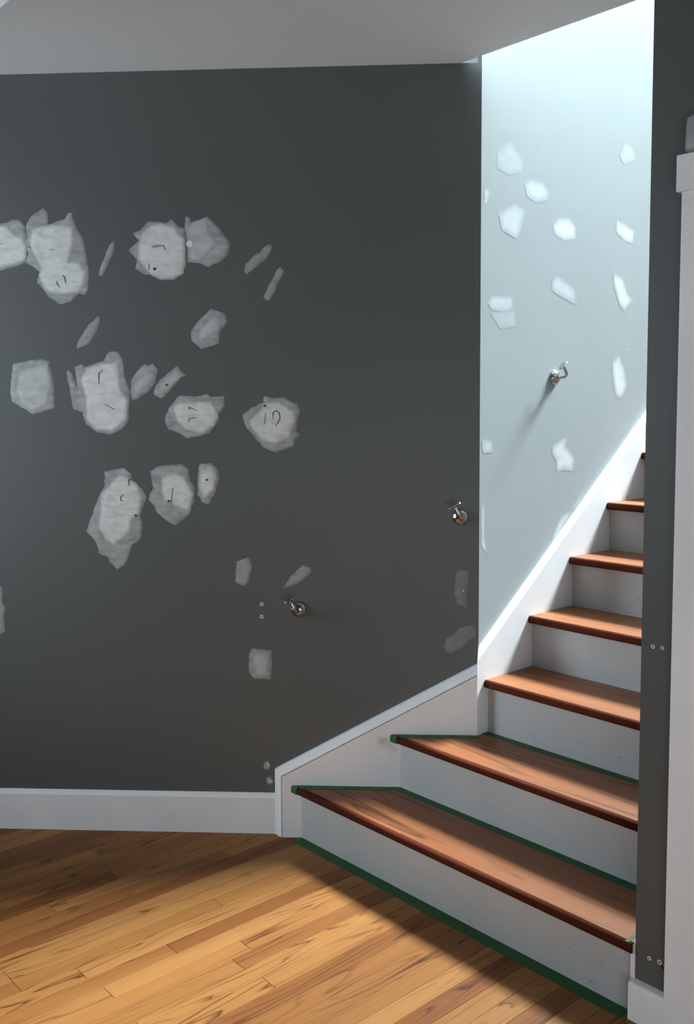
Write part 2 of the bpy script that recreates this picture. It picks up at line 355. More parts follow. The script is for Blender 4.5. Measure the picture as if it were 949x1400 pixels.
# cap moulding swept round the top and the end of that skirt
prof = [(0.0, 0.0), (0.0255, 0.0), (0.0255, 0.017), (0.022, 0.022), (0.0165, 0.024), (0.0150, 0.0285), (0.0120, 0.0305), (0.0075, 0.0365), (0.0035, 0.0385), (0.0022, 0.036), (0.0, 0.030)]
bm = bmesh.new(); rings = []
th = math.atan(SLOPE)
for path in range(3):
    ring = []
    for dd, t in prof:
        if path == 0: s, z = SL+dd, 0.0
        elif path == 1:
            s = SL+dd; z = ZL + dd*(1-math.sin(th))/math.cos(th)
        else:
            P = dk(0, 0, t)
            # stop at the mitre plane through the corner
            s = t*(sm/TD) if t > 0 else 0.0
            z = zc(s) + dd/math.cos(th)
        ring.append(bm.verts.new(dk(s, z, t)))
    rings.append(ring)
for q in range(2):
    for i in range(len(prof)):
        j = (i+1) % len(prof); bm.faces.new((rings[q][i], rings[q][j], rings[q+1][j], rings[q+1][i]))
bm.faces.new(rings[0]); bm.faces.new(rings[2][::-1])
tag(finish('skirt_cap', bm, 'white', stairs), 'stepped white cap moulding')
# skirt board up the bright stairwell wall
zt = lambda y: 3*RISE + (y-YN3)*RISE/GO + 0.105
ye = yn(NST)+0.1
bm = bmesh.new(); prism(bm, [(0, 0), (mit.x, mit.y), (TL, ye), (0, ye)], [0.15, 0.15, max(0.15, zt(ye)-0.5), max(0.15, zt(ye)-0.5)], [zt(0), zt(mit.y), zt(ye), zt(ye)])
eds = [e for e in bm.edges if all(abs(v.co.x-TL) < 1e-4 for v in e.verts) and all(v.co.z > zt(v.co.y)-1e-3 for v in e.verts)]
bmesh.ops.bevel(bm, geom=eds, offset=0.011, segments=2, affect='EDGES')
finish('skirt_board', bm, 'white', stairs)
# skirt board on the other side
zr = lambda y: 0.158 + (y-YS)*RISE/GO
bm = bmesh.new(); prism(bm, [(XT, YS), (XR, YS), (XR, ye), (XT, ye)], [0, 0, zr(ye)-0.5, zr(ye)-0.5], [zr(YS), zr(YS)+0.02, zr(ye)+0.02, zr(ye)])
finish('skirt_board', bm, 'white', stairs)

# ------------------------------------------------------------------ wall filler
def resample(poly, step, rnd, amp):
    out = []; n = len(poly)
    for i in range(n):
        a = Vector(poly[i]); b = Vector(poly[(i+1) % n]); m = max(1, int((b-a).length/step))
        for q in range(m):
            p = a.lerp(b, q/m)
            out.append((p.x+rnd.uniform(-amp, amp), p.y+rnd.uniform(-amp, amp)))
    return out
def seg_dist(p, a, b):
    d = b-a; L = d.length_squared
    u = 0 if L == 0 else max(0, min(1, (p-a).dot(d)/L))
    return (p-a-d*u).length
def inside(p, poly):
    c = False; n = len(poly)
    for i in range(n):
        a, b = poly[i], poly[i-1]
        if (a.y > p.y) != (b.y > p.y) and p.x < (b.x-a.x)*(p.y-a.y)/(b.y-a.y)+a.x: c = not c
    return c
def patch_mesh(name, poly, put, t0, t1, m, parent, seed, edge, inset, step=0.010, amp=0.0014, grid=0.0065):
    # a skim of filler: full thickness inside, feathered to nothing at its ragged outline
    rnd = random.Random(seed)
    pts = [Vector(p) for p in resample(poly, step, rnd, amp)]
    n = len(pts)
    x0, x1 = min(p.x for p in pts), max(p.x for p in pts); z0, z1 = min(p.y for p in pts), max(p.y for p in pts)
    ins = min(inset, 0.30*min(x1-x0, z1-z0))
    grid = min(grid, ins*0.75)
    inner = []
    x = x0+grid/2
    while x < x1:
        z = z0+grid/2
        while z < z1:
            q = Vector((x+rnd.uniform(-.2, .2)*grid, z+rnd.uniform(-.2, .2)*grid))
            if inside(q, pts) and min(seg_dist(q, pts[i], pts[i-1]) for i in range(n)) > grid*0.45: inner.append(q)
            z += grid
        x += grid
    V, E, F, _, _, _ = delaunay_2d_cdt(pts+inner, [(i, (i+1) % n) for i in range(n)], [], 1, 1e-6)
    cov, co = [], []
    for v in V:
        d = min(seg_dist(v, pts[i], pts[i-1]) for i in range(n)); k = min(1.0, d/ins)
        cov.append(edge+(1-edge)*k); co.append(put(v.x, v.y, t0+(t1-t0)*k))
    me = bpy.data.meshes.new(name); me.from_pydata(co, [], [f for f in F if len(f) >= 3]); me.update()
    ca = me.attributes.new('cov', 'FLOAT', 'POINT')
    for i, c in enumerate(cov): ca.data[i].value = c
    cx, cz = (x0+x1)/2, (z0+z1)/2
    outv = put(cx, cz, 1)-put(cx, cz, 0)
    if sum((p.normal.dot(outv) for p in me.polygons)) < 0: me.flip_normals()
    for p in me.polygons: p.use_smooth = True
    me.materials.append(M[m])
    o = bpy.data.objects.new(name, me); COL.objects.link(o); o.parent = parent
    return o
def stroke(name, pts, put, t, wd, m, parent):
    bm = bmesh.new(); P = [Vector(p) for p in pts]; lo = []; hi = []
    for i, p in enumerate(P):
        d = (P[min(i+1, len(P)-1)]-P[max(i-1, 0)]).normalized(); nrm = Vector((-d.y, d.x))
        ww = wd*(0.45 if i in (0, len(P)-1) else 1.0)
        lo.append(p-nrm*ww); hi.append(p+nrm*ww)
    ring = lo+hi[::-1]
    A = [bm.verts.new(put(q.x, q.y, t-0.0006)) for q in ring]; B = [bm.verts.new(put(q.x, q.y, t)) for q in ring]
    n = len(P)
    for L in (A, B):
        for i in range(n-1): bm.faces.new((L[i], L[i+1], L[2*n-2-i], L[2*n-1-i]))
    for i in range(2*n): j = (i+1) % (2*n); bm.faces.new((A[i], A[j], B[j], B[i]))
    return finish(name, bm, m, parent)
def disc(name, s, z, r, put, t, m, parent, n=10):
    bm = bmesh.new()
    A = [bm.verts.new(put(s+r*math.cos(2*math.pi*i/n), z+r*math.sin(2*math.pi*i/n), t-0.0006)) for i in range(n)]
    B = [bm.verts.new(put(s+r*math.cos(2*math.pi*i/n), z+r*math.sin(2*math.pi*i/n), t)) for i in range(n)]
    bm.faces.new(A); bm.faces.new(B)
    for i in range(n): j = (i+1) % n; bm.faces.new((A[i], A[j], B[j], B[i]))
    return finish(name, bm, m, parent)
DARK_PATCHES = [
  ("spackle smear at the wall's far end, running out beside the large double blob",'full',[[(1.5517,1.9625),(1.5335,1.9807),(1.4984,1.9835),(1.4931,1.9851),(1.4805,1.9933),(1.4596,1.993),(1.4377,1.9674),(1.4356,1.927),(1.4317,1.8865),(1.4379,1.8596),(1.4681,1.8481),(1.5035,1.8384),(1.5355,1.8304),(1.5595,1.8476),(1.5761,1.875),(1.569,1.9222)]],[[(1.5451,1.9523),(1.5267,1.9739),(1.4986,1.9785),(1.4852,1.9614),(1.4682,1.9444),(1.4475,1.9373),(1.4359,1.9169),(1.4352,1.8865),(1.4412,1.863),(1.4678,1.8549),(1.5033,1.8452),(1.5316,1.8405),(1.5538,1.8577),(1.5652,1.8816),(1.5567,1.9221)]],[[(1.5252,1.9182),(1.5113,1.9163)]],[]),
  ('large double blob of layered spackle with a nail hole and a curved gouge','full',[[(1.4246,1.9941),(1.4066,2.0106),(1.3782,2.0269),(1.3647,2.0133),(1.3642,1.9764),(1.3097,1.9923),(1.2988,2.0105),(1.2866,2.012),(1.2821,1.9851),(1.2658,1.9514),(1.2524,1.931),(1.2436,1.8771),(1.236,1.8366),(1.2395,1.7724),(1.254,1.754),(1.2713,1.7593),(1.3001,1.7325),(1.3318,1.726),(1.3696,1.7502),(1.3863,1.7742),(1.4067,1.7948),(1.3951,1.8285),(1.419,1.8458),(1.4431,1.8596),(1.431,1.8865),(1.4497,1.9239),(1.4336,1.9337),(1.4359,1.9708)]],[[(1.4187,1.9604),(1.394,1.9701),(1.352,1.9762),(1.3241,1.9757),(1.2826,1.9684),(1.2804,1.9247),(1.2997,1.8611),(1.265,1.8572),(1.245,1.8266),(1.253,1.7895),(1.2713,1.7593),(1.3168,1.7564),(1.3622,1.7603),(1.3862,1.7776),(1.3989,1.8184),(1.3912,1.842),(1.4077,1.8727),(1.4243,1.8999),(1.4269,1.9269)]],[[(1.3579,1.8996),(1.3475,1.8954)],[(1.4327,1.9084),(1.4207,1.9025)],[(1.3237,1.8175),(1.3152,1.8106),(1.3116,1.7902)],[(1.3418,1.7991),(1.3396,1.7889),(1.3319,1.7803)]],[]),
  ('pale round spackle patch with a hooked gouge, joined to a greyer patch','full',[[(1.1085,1.8931),(1.0743,1.9211),(1.0926,1.9457),(1.0694,1.9515),(1.0457,1.9795),(1.0123,1.979),(0.9873,1.9745),(0.9704,1.9856),(0.9621,1.9822),(0.9459,1.9617),(0.9272,1.9574),(0.9219,1.9087),(0.9209,1.8518),(0.9321,1.8153),(0.9659,1.7973),(1.012,1.8),(1.041,1.8167),(1.0558,1.8148),(1.0869,1.8336),(1.0819,1.8642)]],[[(1.0745,1.9109),(1.0632,1.9473),(1.0333,1.9712),(1.004,1.9748),(0.9583,1.966),(0.9462,1.9455),(0.9257,1.925),(0.9249,1.86),(0.932,1.8194),(0.9659,1.7994),(1.012,1.802),(1.041,1.8167),(1.0614,1.8415),(1.0778,1.8621)]],[[(1.0341,1.9014),(1.0181,1.9052),(0.9951,1.9049),(0.9891,1.8894)],[(1.0287,1.8989),(1.0098,1.901)],[(1.0424,1.8494),(1.0428,1.831)]],[(1.0247,1.8328,0.0059)]),
  ('greyish spackle patch with one white dot, beside the hooked gouge patch','thin',[[(0.9259,1.9574),(0.9244,1.9917),(0.914,1.9936),(0.9039,1.9773),(0.8537,1.9926),(0.8129,1.9516),(0.7825,1.9067),(0.7892,1.8784),(0.8104,1.8544),(0.8523,1.8366),(0.8855,1.8493),(0.9188,1.8518),(0.921,1.9087)]],[[(0.921,1.9533),(0.8997,1.9772),(0.8538,1.9906),(0.8483,1.9481),(0.822,1.9072),(0.8516,1.8793),(0.877,1.8553),(0.9104,1.8557),(0.9177,1.9086)]],[],[(0.9115,1.9085,-0.0108)]),
  ('thin upright sliver of grey spackle near the double blob','faint',[[(1.2048,1.8172),(1.1985,1.8442),(1.1689,1.9086),(1.1517,1.9246),(1.1549,1.8869),(1.1761,1.8439),(1.1938,1.8094)]],[],[],[]),
  ('slanted leaf-shaped smear of spackle high on the dark wall','faint',[[(0.739,1.8208),(0.736,1.844),(0.7012,1.8772),(0.6906,1.8796),(0.6745,1.8974),(0.6586,1.9049),(0.6495,1.8971),(0.6563,1.8791),(0.6644,1.8638),(0.7018,1.8332),(0.7339,1.8103)]],[],[],[]),
  ('narrow knobbly finger-long stroke of spackle beside the leaf-shaped smear','faint',[[(0.6805,1.7422),(0.6628,1.7757),(0.6439,1.8092),(0.6358,1.8272),(0.6252,1.8348),(0.6148,1.8217),(0.6229,1.8012),(0.6364,1.7806),(0.6432,1.7573),(0.6607,1.7316),(0.6714,1.7304)]],[],[],[]),
  ('small ragged grey spackle square standing alone mid wall','thin',[[(0.9135,1.6345),(0.8907,1.6669),(0.8456,1.7077),(0.8017,1.6899),(0.7965,1.666),(0.8192,1.6336),(0.8254,1.5955),(0.8812,1.5797),(0.8976,1.5962),(0.9118,1.6072)]],[[(0.8856,1.6397),(0.846,1.6828),(0.813,1.6748),(0.8224,1.6391),(0.8584,1.6122),(0.8863,1.6016)]],[],[]),
  ('slanted thin sliver of spackle above the four-sided patches','faint',[[(1.2844,1.5832),(1.278,1.6106),(1.2428,1.6596),(1.2083,1.6888),(1.2032,1.6701),(1.2153,1.6374),(1.2445,1.5993)]],[],[],[]),
  ('squarish scraped spackle patch with a darker centre','thin',[[(1.4926,1.5388),(1.4002,1.554),(1.3743,1.5442),(1.3601,1.4738),(1.3592,1.3968),(1.4323,1.3766),(1.4613,1.3942),(1.5001,1.4169),(1.5052,1.462)]],[[(1.474,1.5066),(1.4372,1.5256),(1.3778,1.5379),(1.3669,1.4675),(1.3818,1.4098),(1.432,1.3843),(1.4674,1.4103),(1.4858,1.449)]],[],[]),
  ('tall spackle patch with a short upright gouge above a slanted one','full',[[(1.2898,1.5276),(1.2667,1.537),(1.2604,1.5274),(1.198,1.546),(1.1777,1.5744),(1.1485,1.5742),(1.1349,1.5487),(1.1279,1.4914),(1.1127,1.4467),(1.1216,1.3507),(1.1483,1.3251),(1.1846,1.3111),(1.227,1.319),(1.259,1.3449),(1.2711,1.3835),(1.3003,1.3933),(1.3085,1.4479),(1.3197,1.5119),(1.3097,1.5182),(1.2972,1.499),(1.2852,1.4605)]],[[(1.254,1.5242),(1.1949,1.5396),(1.1493,1.5425),(1.1418,1.4532),(1.1199,1.4212),(1.1247,1.3571),(1.1746,1.3188),(1.2268,1.3254),(1.2587,1.3578),(1.2598,1.4348),(1.2747,1.486)]],[[(1.2007,1.5174),(1.2134,1.5048),(1.213,1.4728)],[(1.1952,1.4075),(1.1662,1.3907)]],[]),
  ('small tilted spackle oval touching the tall gouged patch','thin',[[(1.1106,1.4785),(1.0917,1.5102),(1.0652,1.5354),(1.0524,1.529),(1.036,1.5365),(1.0203,1.5161),(1.0309,1.478),(1.0543,1.4463),(1.0873,1.4242),(1.1068,1.4211),(1.1114,1.4467)]],[[(1.0991,1.4721),(1.0659,1.5037),(1.0334,1.5098),(1.0406,1.4781),(1.0804,1.4401),(1.1015,1.4274)]],[],[]),
  ('small tilted spackle patch with a pinhole, corner pointing up','thin',[[(1.0312,1.4621),(1.0145,1.4842),(0.9586,1.5295),(0.9461,1.5092),(0.9303,1.4964),(0.9465,1.4901),(0.9762,1.4585),(1.0126,1.4237),(1.0382,1.4398)]],[[(1.0148,1.4715),(0.9621,1.5156),(0.9465,1.4933),(0.9827,1.4586),(1.0155,1.4397)]],[],[(0.9942,1.4682,0.0045)]),
  ('wide oval spackle patch with two curved gouges, one over the other','full',[[(1.0032,1.3638),(0.9832,1.4016),(0.9551,1.4338),(0.906,1.4308),(0.8622,1.4386),(0.8514,1.4278),(0.8105,1.4329),(0.8083,1.4006),(0.8278,1.3738),(0.8254,1.3522),(0.8589,1.3145),(0.8974,1.3038),(0.9304,1.2974),(0.9466,1.3094),(0.9903,1.3259),(1.0008,1.3476)]],[[(0.9778,1.3962),(0.9555,1.4149),(0.9063,1.4147),(0.8516,1.417),(0.8357,1.39),(0.8263,1.3684),(0.8421,1.3361),(0.8808,1.3119),(0.9245,1.3202),(0.9624,1.3474)]],[[(0.9246,1.3986),(0.9221,1.3878),(0.9203,1.3959),(0.8986,1.385)],[(0.9278,1.35),(0.921,1.3608),(0.899,1.3633)]],[]),
  ('round spackle patch with an upright gouge beside a looped one','full',[[(0.7515,1.3734),(0.7213,1.3948),(0.6858,1.4107),(0.6801,1.4322),(0.6559,1.424),(0.618,1.4264),(0.6019,1.4156),(0.5749,1.4047),(0.5687,1.3833),(0.5812,1.3188),(0.5678,1.308),(0.5842,1.2919),(0.5925,1.2703),(0.647,1.2515),(0.685,1.2652),(0.7118,1.2977),(0.7385,1.3302),(0.7491,1.3519)]],[[(0.7328,1.3518),(0.6997,1.3839),(0.6777,1.4107),(0.6343,1.4158),(0.586,1.3833),(0.5809,1.3511),(0.6031,1.2973),(0.6467,1.2786),(0.6901,1.2868),(0.7223,1.3248)]],[[(0.6781,1.3784),(0.6813,1.3418)],[(0.6539,1.3595),(0.6537,1.3783),(0.6428,1.3847),(0.6347,1.3782),(0.6317,1.3594),(0.6461,1.3352)]],[(0.6795,1.3999,0.0043)]),
  ('tallest and palest spackle patch with a ragged grey tail below','full',[[(1.2032,1.1921),(1.1669,1.1975),(1.1391,1.2029),(1.1146,1.1837),(1.1122,1.1673),(1.0798,1.1343),(1.0666,1.1069),(1.0812,1.0739),(1.0902,1.0463),(1.0823,1.0243),(1.0891,0.9745),(1.1174,0.9523),(1.1323,0.9133),(1.147,0.8855),(1.1686,0.8715),(1.1943,0.8964),(1.1967,0.9104),(1.2299,0.9242),(1.2321,0.9464),(1.2427,0.9686),(1.2671,0.9963),(1.2639,1.0129),(1.249,1.0462),(1.2308,1.0959),(1.2161,1.1262),(1.2046,1.1399)]],[[(1.159,1.1811),(1.1342,1.1783),(1.096,1.1508),(1.0804,1.1069),(1.0927,1.0573),(1.1184,1.0297),(1.1219,0.9966),(1.1789,0.9493),(1.2064,0.9687),(1.2303,1.013),(1.2206,1.0628),(1.2191,1.1179),(1.1905,1.1454)]],[[(1.115,1.1673),(1.1245,1.1646),(1.1239,1.1454)],[(1.1423,1.1179),(1.1525,1.1096),(1.1512,1.097),(1.1418,1.0959)]],[(1.104,1.0491,0.0044)]),
  ('shield-shaped spackle patch with one long upright gouge','full',[[(1.0535,1.1918),(1.0283,1.2082),(0.951,1.2151),(0.9293,1.1998),(0.9245,1.1616),(0.9084,1.1397),(0.912,1.0959),(0.9265,1.0575),(0.9491,1.0354),(0.9771,1.0161),(1.0045,1.0326),(1.0371,1.0601),(1.0422,1.0794),(1.0628,1.1014),(1.0464,1.1398)]],[[(1.0181,1.1726),(0.9791,1.189),(0.9462,1.178),(0.9248,1.1452),(0.9143,1.1178),(0.9264,1.063),(0.9649,1.0739),(1.0087,1.0959),(1.019,1.1288)]],[[(0.9812,1.1381),(0.9884,1.086)]],[(0.9954,1.0959,0.005)]),
  ('small upright spackle patch with a pinhole beside the shield-shaped one','full',[[(0.8933,1.2161),(0.8575,1.2187),(0.8333,1.1942),(0.8299,1.1669),(0.8427,1.1233),(0.8654,1.0849),(0.8873,1.0904),(0.9006,1.1178),(0.8997,1.167)]],[[(0.8908,1.1997),(0.8522,1.2078),(0.8363,1.1779),(0.8481,1.1287),(0.8816,1.1014),(0.8963,1.1397)]],[[(0.875,1.1632),(0.864,1.1632)]],[(0.8695,1.1643,0.0044)]),
  ('small rounded grey spackle dab straight above the screw anchors','faint',[[(0.7779,0.9002),(0.7383,0.9139),(0.7273,0.8891),(0.7394,0.8324),(0.7565,0.8187),(0.7846,0.8322)]],[],[],[]),
  ('slanted faint smear of spackle just above a handrail bracket','faint',[[(0.627,0.8126),(0.6041,0.85),(0.5645,0.8897),(0.5422,0.8808),(0.5345,0.8673),(0.5706,0.8332),(0.6044,0.8218)]],[],[],[]),
  ('small square spackle dab below the screw anchors','thin',[[(0.7428,0.5928),(0.7311,0.6135),(0.6688,0.6095),(0.666,0.559),(0.6734,0.5129),(0.7268,0.5147),(0.7435,0.541)]],[[(0.7315,0.5871),(0.7143,0.6022),(0.6769,0.598),(0.6774,0.5589),(0.6823,0.5244),(0.7209,0.5263)]],[],[]),
  ('faint upright spackle smear close to the wall corner','dim',[[(0.0765,0.8565),(0.0696,0.8696),(0.051,0.8755),(0.0301,0.8709),(0.0322,0.8261),(0.0368,0.8024),(0.0365,0.7503),(0.0411,0.7431),(0.0435,0.7526),(0.0715,0.7667),(0.0774,0.8022)]],[],[],[(0.0496,0.8082,-0.0027)]),
  ('faint slanted spackle smear just above the stair skirt at the wall corner','dim',[[(0.1118,0.6259),(0.1037,0.6522),(0.0828,0.6643),(0.0618,0.686),(0.0339,0.6957),(0.0176,0.6958),(0.0094,0.6816),(0.0092,0.6554),(0.029,0.6457),(0.0522,0.6216),(0.0895,0.6022),(0.1036,0.6092)]],[],[],[]),
  ('small white spackle dab, upper of two over the baseboard end','full',[[(0.6971,0.2362),(0.6843,0.2416),(0.6756,0.2287),(0.6796,0.2118),(0.6923,0.2103),(0.6998,0.2205)]],[[(0.6883,0.2311),(0.6806,0.2338),(0.6774,0.2248),(0.6816,0.2156),(0.6871,0.2207)]],[],[]),
  ('small white spackle dab, lower of two over the baseboard end','full',[[(0.6902,0.179),(0.6812,0.187),(0.6698,0.1768),(0.6674,0.1677),(0.6803,0.1584),(0.6891,0.1634)]],[[(0.6838,0.1779),(0.6774,0.1806),(0.6686,0.1716),(0.6751,0.1663),(0.6827,0.1701)]],[],[]),
  ("faint upright spackle smear low at the wall's far end",'faint',[[(1.5827,0.8079),(1.5684,0.8167),(1.5545,0.8133),(1.5554,0.7629),(1.5464,0.7455),(1.5518,0.7176),(1.5502,0.6635),(1.5618,0.6582),(1.578,0.6476),(1.6002,0.6666),(1.6015,0.7278),(1.5911,0.7696)]],[],[],[]),
]

LIGHT_PATCHES = [
  ('faint',[(0.0736,2.1845),(0.1432,2.2345),(0.1614,2.2102),(0.2072,2.1791),(0.1986,2.1443),(0.1358,2.1236),(0.0742,2.1359)],'faint pale spackle patch high up beside the corner of the bright wall'),
  ('mid',[(0.213,2.1074),(0.2451,2.129),(0.3113,2.1275),(0.3456,2.1038),(0.3414,2.0744),(0.2745,2.0568),(0.2274,2.0702)],'pale rounded spackle patch with a squared lower corner on the bright wall'),
  ('mid',[(0.015,2.0677),(0.0405,2.0659),(0.0324,2.027),(0.0113,2.0134)],"tiny pale spackle sliver touching the bright wall's upper corner edge"),
  ('mid',[(0.0801,2.0007),(0.1638,2.0392),(0.2189,2.024),(0.1968,1.9595),(0.1745,1.9289),(0.1026,1.9486)],'pale two-tone spackle patch pointed at its lower end'),
  ('full',[(0.3674,1.9966),(0.4015,2.0271),(0.4621,2.0316),(0.4988,2.0063),(0.4998,1.9645),(0.4333,1.9513),(0.3779,1.9658)],"bright rounded spackle patch straight above the bright wall's bracket"),
  ('full',[(0.7485,2.064),(0.8667,2.0369),(0.8625,1.985),(0.803,1.9914),(0.7442,2.0164)],"bright diamond-shaped spackle patch near the stairwell's dark wall"),
  ('mid',[(0.3661,1.8153),(0.3956,1.8325),(0.4987,1.796),(0.5052,1.7419),(0.4274,1.7608),(0.3668,1.7801)],"slanted white spackle patch just above the bright wall's bracket"),
  ('full',[(0.7316,1.8705),(0.7957,1.8569),(0.833,1.802),(0.8695,1.7851),(0.8114,1.7393),(0.7755,1.7595),(0.7387,1.8268)],'bright slanted spackle patch below the diamond-shaped one'),
  ('mid',[(0.0313,1.7166),(0.0525,1.7428),(0.1544,1.7445),(0.1638,1.7198),(0.1325,1.6924),(0.053,1.696)],'pale flattened spackle oval at mid height by the wall corner'),
  ('faint',[(0.0445,1.6872),(0.1686,1.7003),(0.1784,1.6526),(0.0975,1.6373)],'very faint spackle smear just under the flattened oval'),
  ('faint',[(0.7586,2.287),(0.7916,2.3362),(0.8504,2.3338),(0.8638,2.2918),(0.7941,2.2616)],'faint spackle patch highest on the bright wall'),
  ('mid',[(0.009,1.2908),(0.042,1.2921),(0.0654,1.279),(0.0619,1.244),(0.0194,1.2456),(0.009,1.266)],'small square spackle dab low by the wall corner'),
  ('full',[(0.009,1.1875),(0.009,1.1272),(0.025,1.0655),(0.0259,0.9698),(0.0419,0.9175),(0.009,0.9516),(0.009,1.0381)],'long thin white spackle stroke running down the wall corner'),
  ('full',[(0.3822,1.2587),(0.4177,1.2737),(0.463,1.2887),(0.4591,1.2562),(0.5112,1.2105),(0.4984,1.1615),(0.4472,1.1723),(0.4065,1.1635),(0.4012,1.2042),(0.3738,1.2322)],"ragged white spackle patch below the bright wall's bracket"),
  ('full',[(0.3714,0.9031),(0.3971,0.9659),(0.4324,1.012),(0.4921,1.0293),(0.4787,1.0027),(0.4247,0.9469)],'slanted white spackle streak just above the stair skirt'),
  ('faint',[(0.4781,1.0304),(0.5335,1.0707),(0.5706,1.1186),(0.567,1.0684),(0.5251,1.0267)],'faint thin spackle streak above the slanted white one'),
  ('full',[(0.7331,1.5497),(0.7822,1.5788),(0.7999,1.5514),(0.8177,1.527),(0.837,1.4616),(0.8152,1.4302),(0.7873,1.4177),(0.7589,1.4331),(0.7434,1.4824)],'tall bright spackle oval above the upper end of the stair skirt'),
  ('full',[(0.8079,1.6524),(0.8215,1.6685),(0.8291,1.6642),(0.8136,1.6511)],'tiny white spackle fleck, upper of two above the tall oval'),
  ('full',[(0.8354,1.596),(0.8436,1.6072),(0.8581,1.6046),(0.8411,1.5947)],'tiny white spackle fleck, lower of two above the tall oval'),
]

SMEAR = [(0.3337,0.3425),(0.2915,0.3455),(0.2658,0.3218),(0.2541,0.2955),(0.2682,0.2808),(0.2846,0.2806),(0.301,0.2996),(0.3151,0.2946),(0.3268,0.3137)]

KIND = {'full': ('filler_thin', 'filler_full'), 'thin': ('filler_thin', 'filler_mid'), 'faint': ('filler_faint', None), 'dim': ('filler_dim', None)}
for q, (lab, kind, outer, inner, strokes, dots) in enumerate(DARK_PATCHES):
    mo, mi = KIND[kind]
    h = 0.0004 + 0.00013*(q % 5)
    root = None
    for p in outer:
        o = patch_mesh('spackle_patch', p, dk, 0.00015, h+0.0006, mo, wall_left if root is None else root, 100+q, 0.62, 0.008)
        root = root or tag(o, lab)
    for p in inner:
        tag(patch_mesh('filler_coat', p, dk, h+0.0007, h+0.0016, mi, root, 300+q, 0.15, 0.010))
    for p in strokes: stroke('gouge', p, dk, h+0.0024, 0.0013, 'hole', root)
    for s, z, r in dots:
        if r > 0: disc('nail_hole', s, z, max(r*0.8, 0.002), dk, h+0.0024, 'hole', root)
        else: disc('filler_dot', s, z, -r, dk, h+0.0024, 'anchor', root)
for q, (kind, poly, lab) in enumerate(LIGHT_PATCHES):
    tag(patch_mesh('spackle_patch', poly, lt, 0.00030+0.00004*(q % 4), 0.00042+0.00004*(q % 4), 'l'+kind, wall_stair, 500+q, 0.05, 0.022), lab)

sk = lambda s, z, t: dk(s, z, TD+t)
skirt = [o for o in stairs.children if o.name.startswith('skirt_board')][0]
so = patch_mesh('paint_smear', SMEAR, sk, 0.0001, 0.0004, 'smear', None, 900, 0.0, 0.02); so.parent = skirt
# screw anchors left in the walls
def anchor(put, s, z, parent, r=0.0062):
    bm = bmesh.new(); n = 14
    rings = []
    for rad, t in ((r, 0.0), (r*0.95, 0.0016), (r*0.5, 0.0018), (r*0.42, 0.0004)):
        rings.append([bm.verts.new(put(s+rad*math.cos(2*math.pi*i/n), z+rad*math.sin(2*math.pi*i/n), t)) for i in range(n)])
    for a in range(3):
        for i in range(n): j = (i+1) % n; bm.faces.new((rings[a][i], rings[a][j], rings[a+1][j], rings[a+1][i]))
    o = finish('screw_anchor', bm, 'anchor', parent)
    disc('screw_hole', s, z, r*0.46, put, 0.0010, 'hole', o)
    return o
for s, z in ((0.6977, 0.7605), (0.6983, 0.7197)): anchor(dk, s, z, wall_left)
for x, z in ((0.8711, 0.8678), (0.8784, 0.1544)): anchor(st, x, z, wall_right, 0.0048)
anchor(st, 0.894, 0.8690, wall_right, 0.0042); anchor(st, 0.9040, 0.1565, wall_right, 0.0058)
stroke('gouge', [(0.908, 0.152), (0.912, 0.146), (0.917, 0.143)], st, 0.0008, 0.0026, 'hole', wall_right)

# ------------------------------------------------------------------ handrail brackets
def lathe(bm, prof, n=28):
    # prof: (radius, out); axis along local -y (out of the wall)
    rings = []
    for r, o in prof:
        rings.append([bm.verts.new((r*math.cos(2*math.pi*i/n), -o, r*math.sin(2*math.pi*i/n))) for i in range(n)] if r > 1e-6 else [bm.verts.new((0, -o, 0))])
    for a in range(len(rings)-1):
        A, B = rings[a], rings[a+1]
        for i in range(n):
            j = (i+1) % n
            if len(B) == 1: bm.faces.new((A[i], A[j], B[0]))
            elif len(A) == 1: bm.faces.new((A[0], B[j], B[i]))
            else: bm.faces.new((A[i], A[j], B[j], B[i]))
def tube(bm, pts, radii, n=14):
    P = [Vector(p) for p in pts]; rings = []
    for i, p in enumerate(P):
        d = (P[min(i+1, len(P)-1)]-P[max(i-1, 0)]).normalized(); u = Vector((1, 0, 0)); v = d.cross(u).normalized()
        rings.append([bm.verts.new(p+(u*math.cos(2*math.pi*k/n)+v*math.sin(2*math.pi*k/n))*radii[i]) for k in range(n)])
    for a in range(len(rings)-1):
        for k in range(n): j = (k+1) % n; bm.faces.new((rings[a][k], rings[a][j], rings[a+1][j], rings[a+1][k]))
    bm.faces.new(rings[0][::-1]); bm.faces.new(rings[-1])
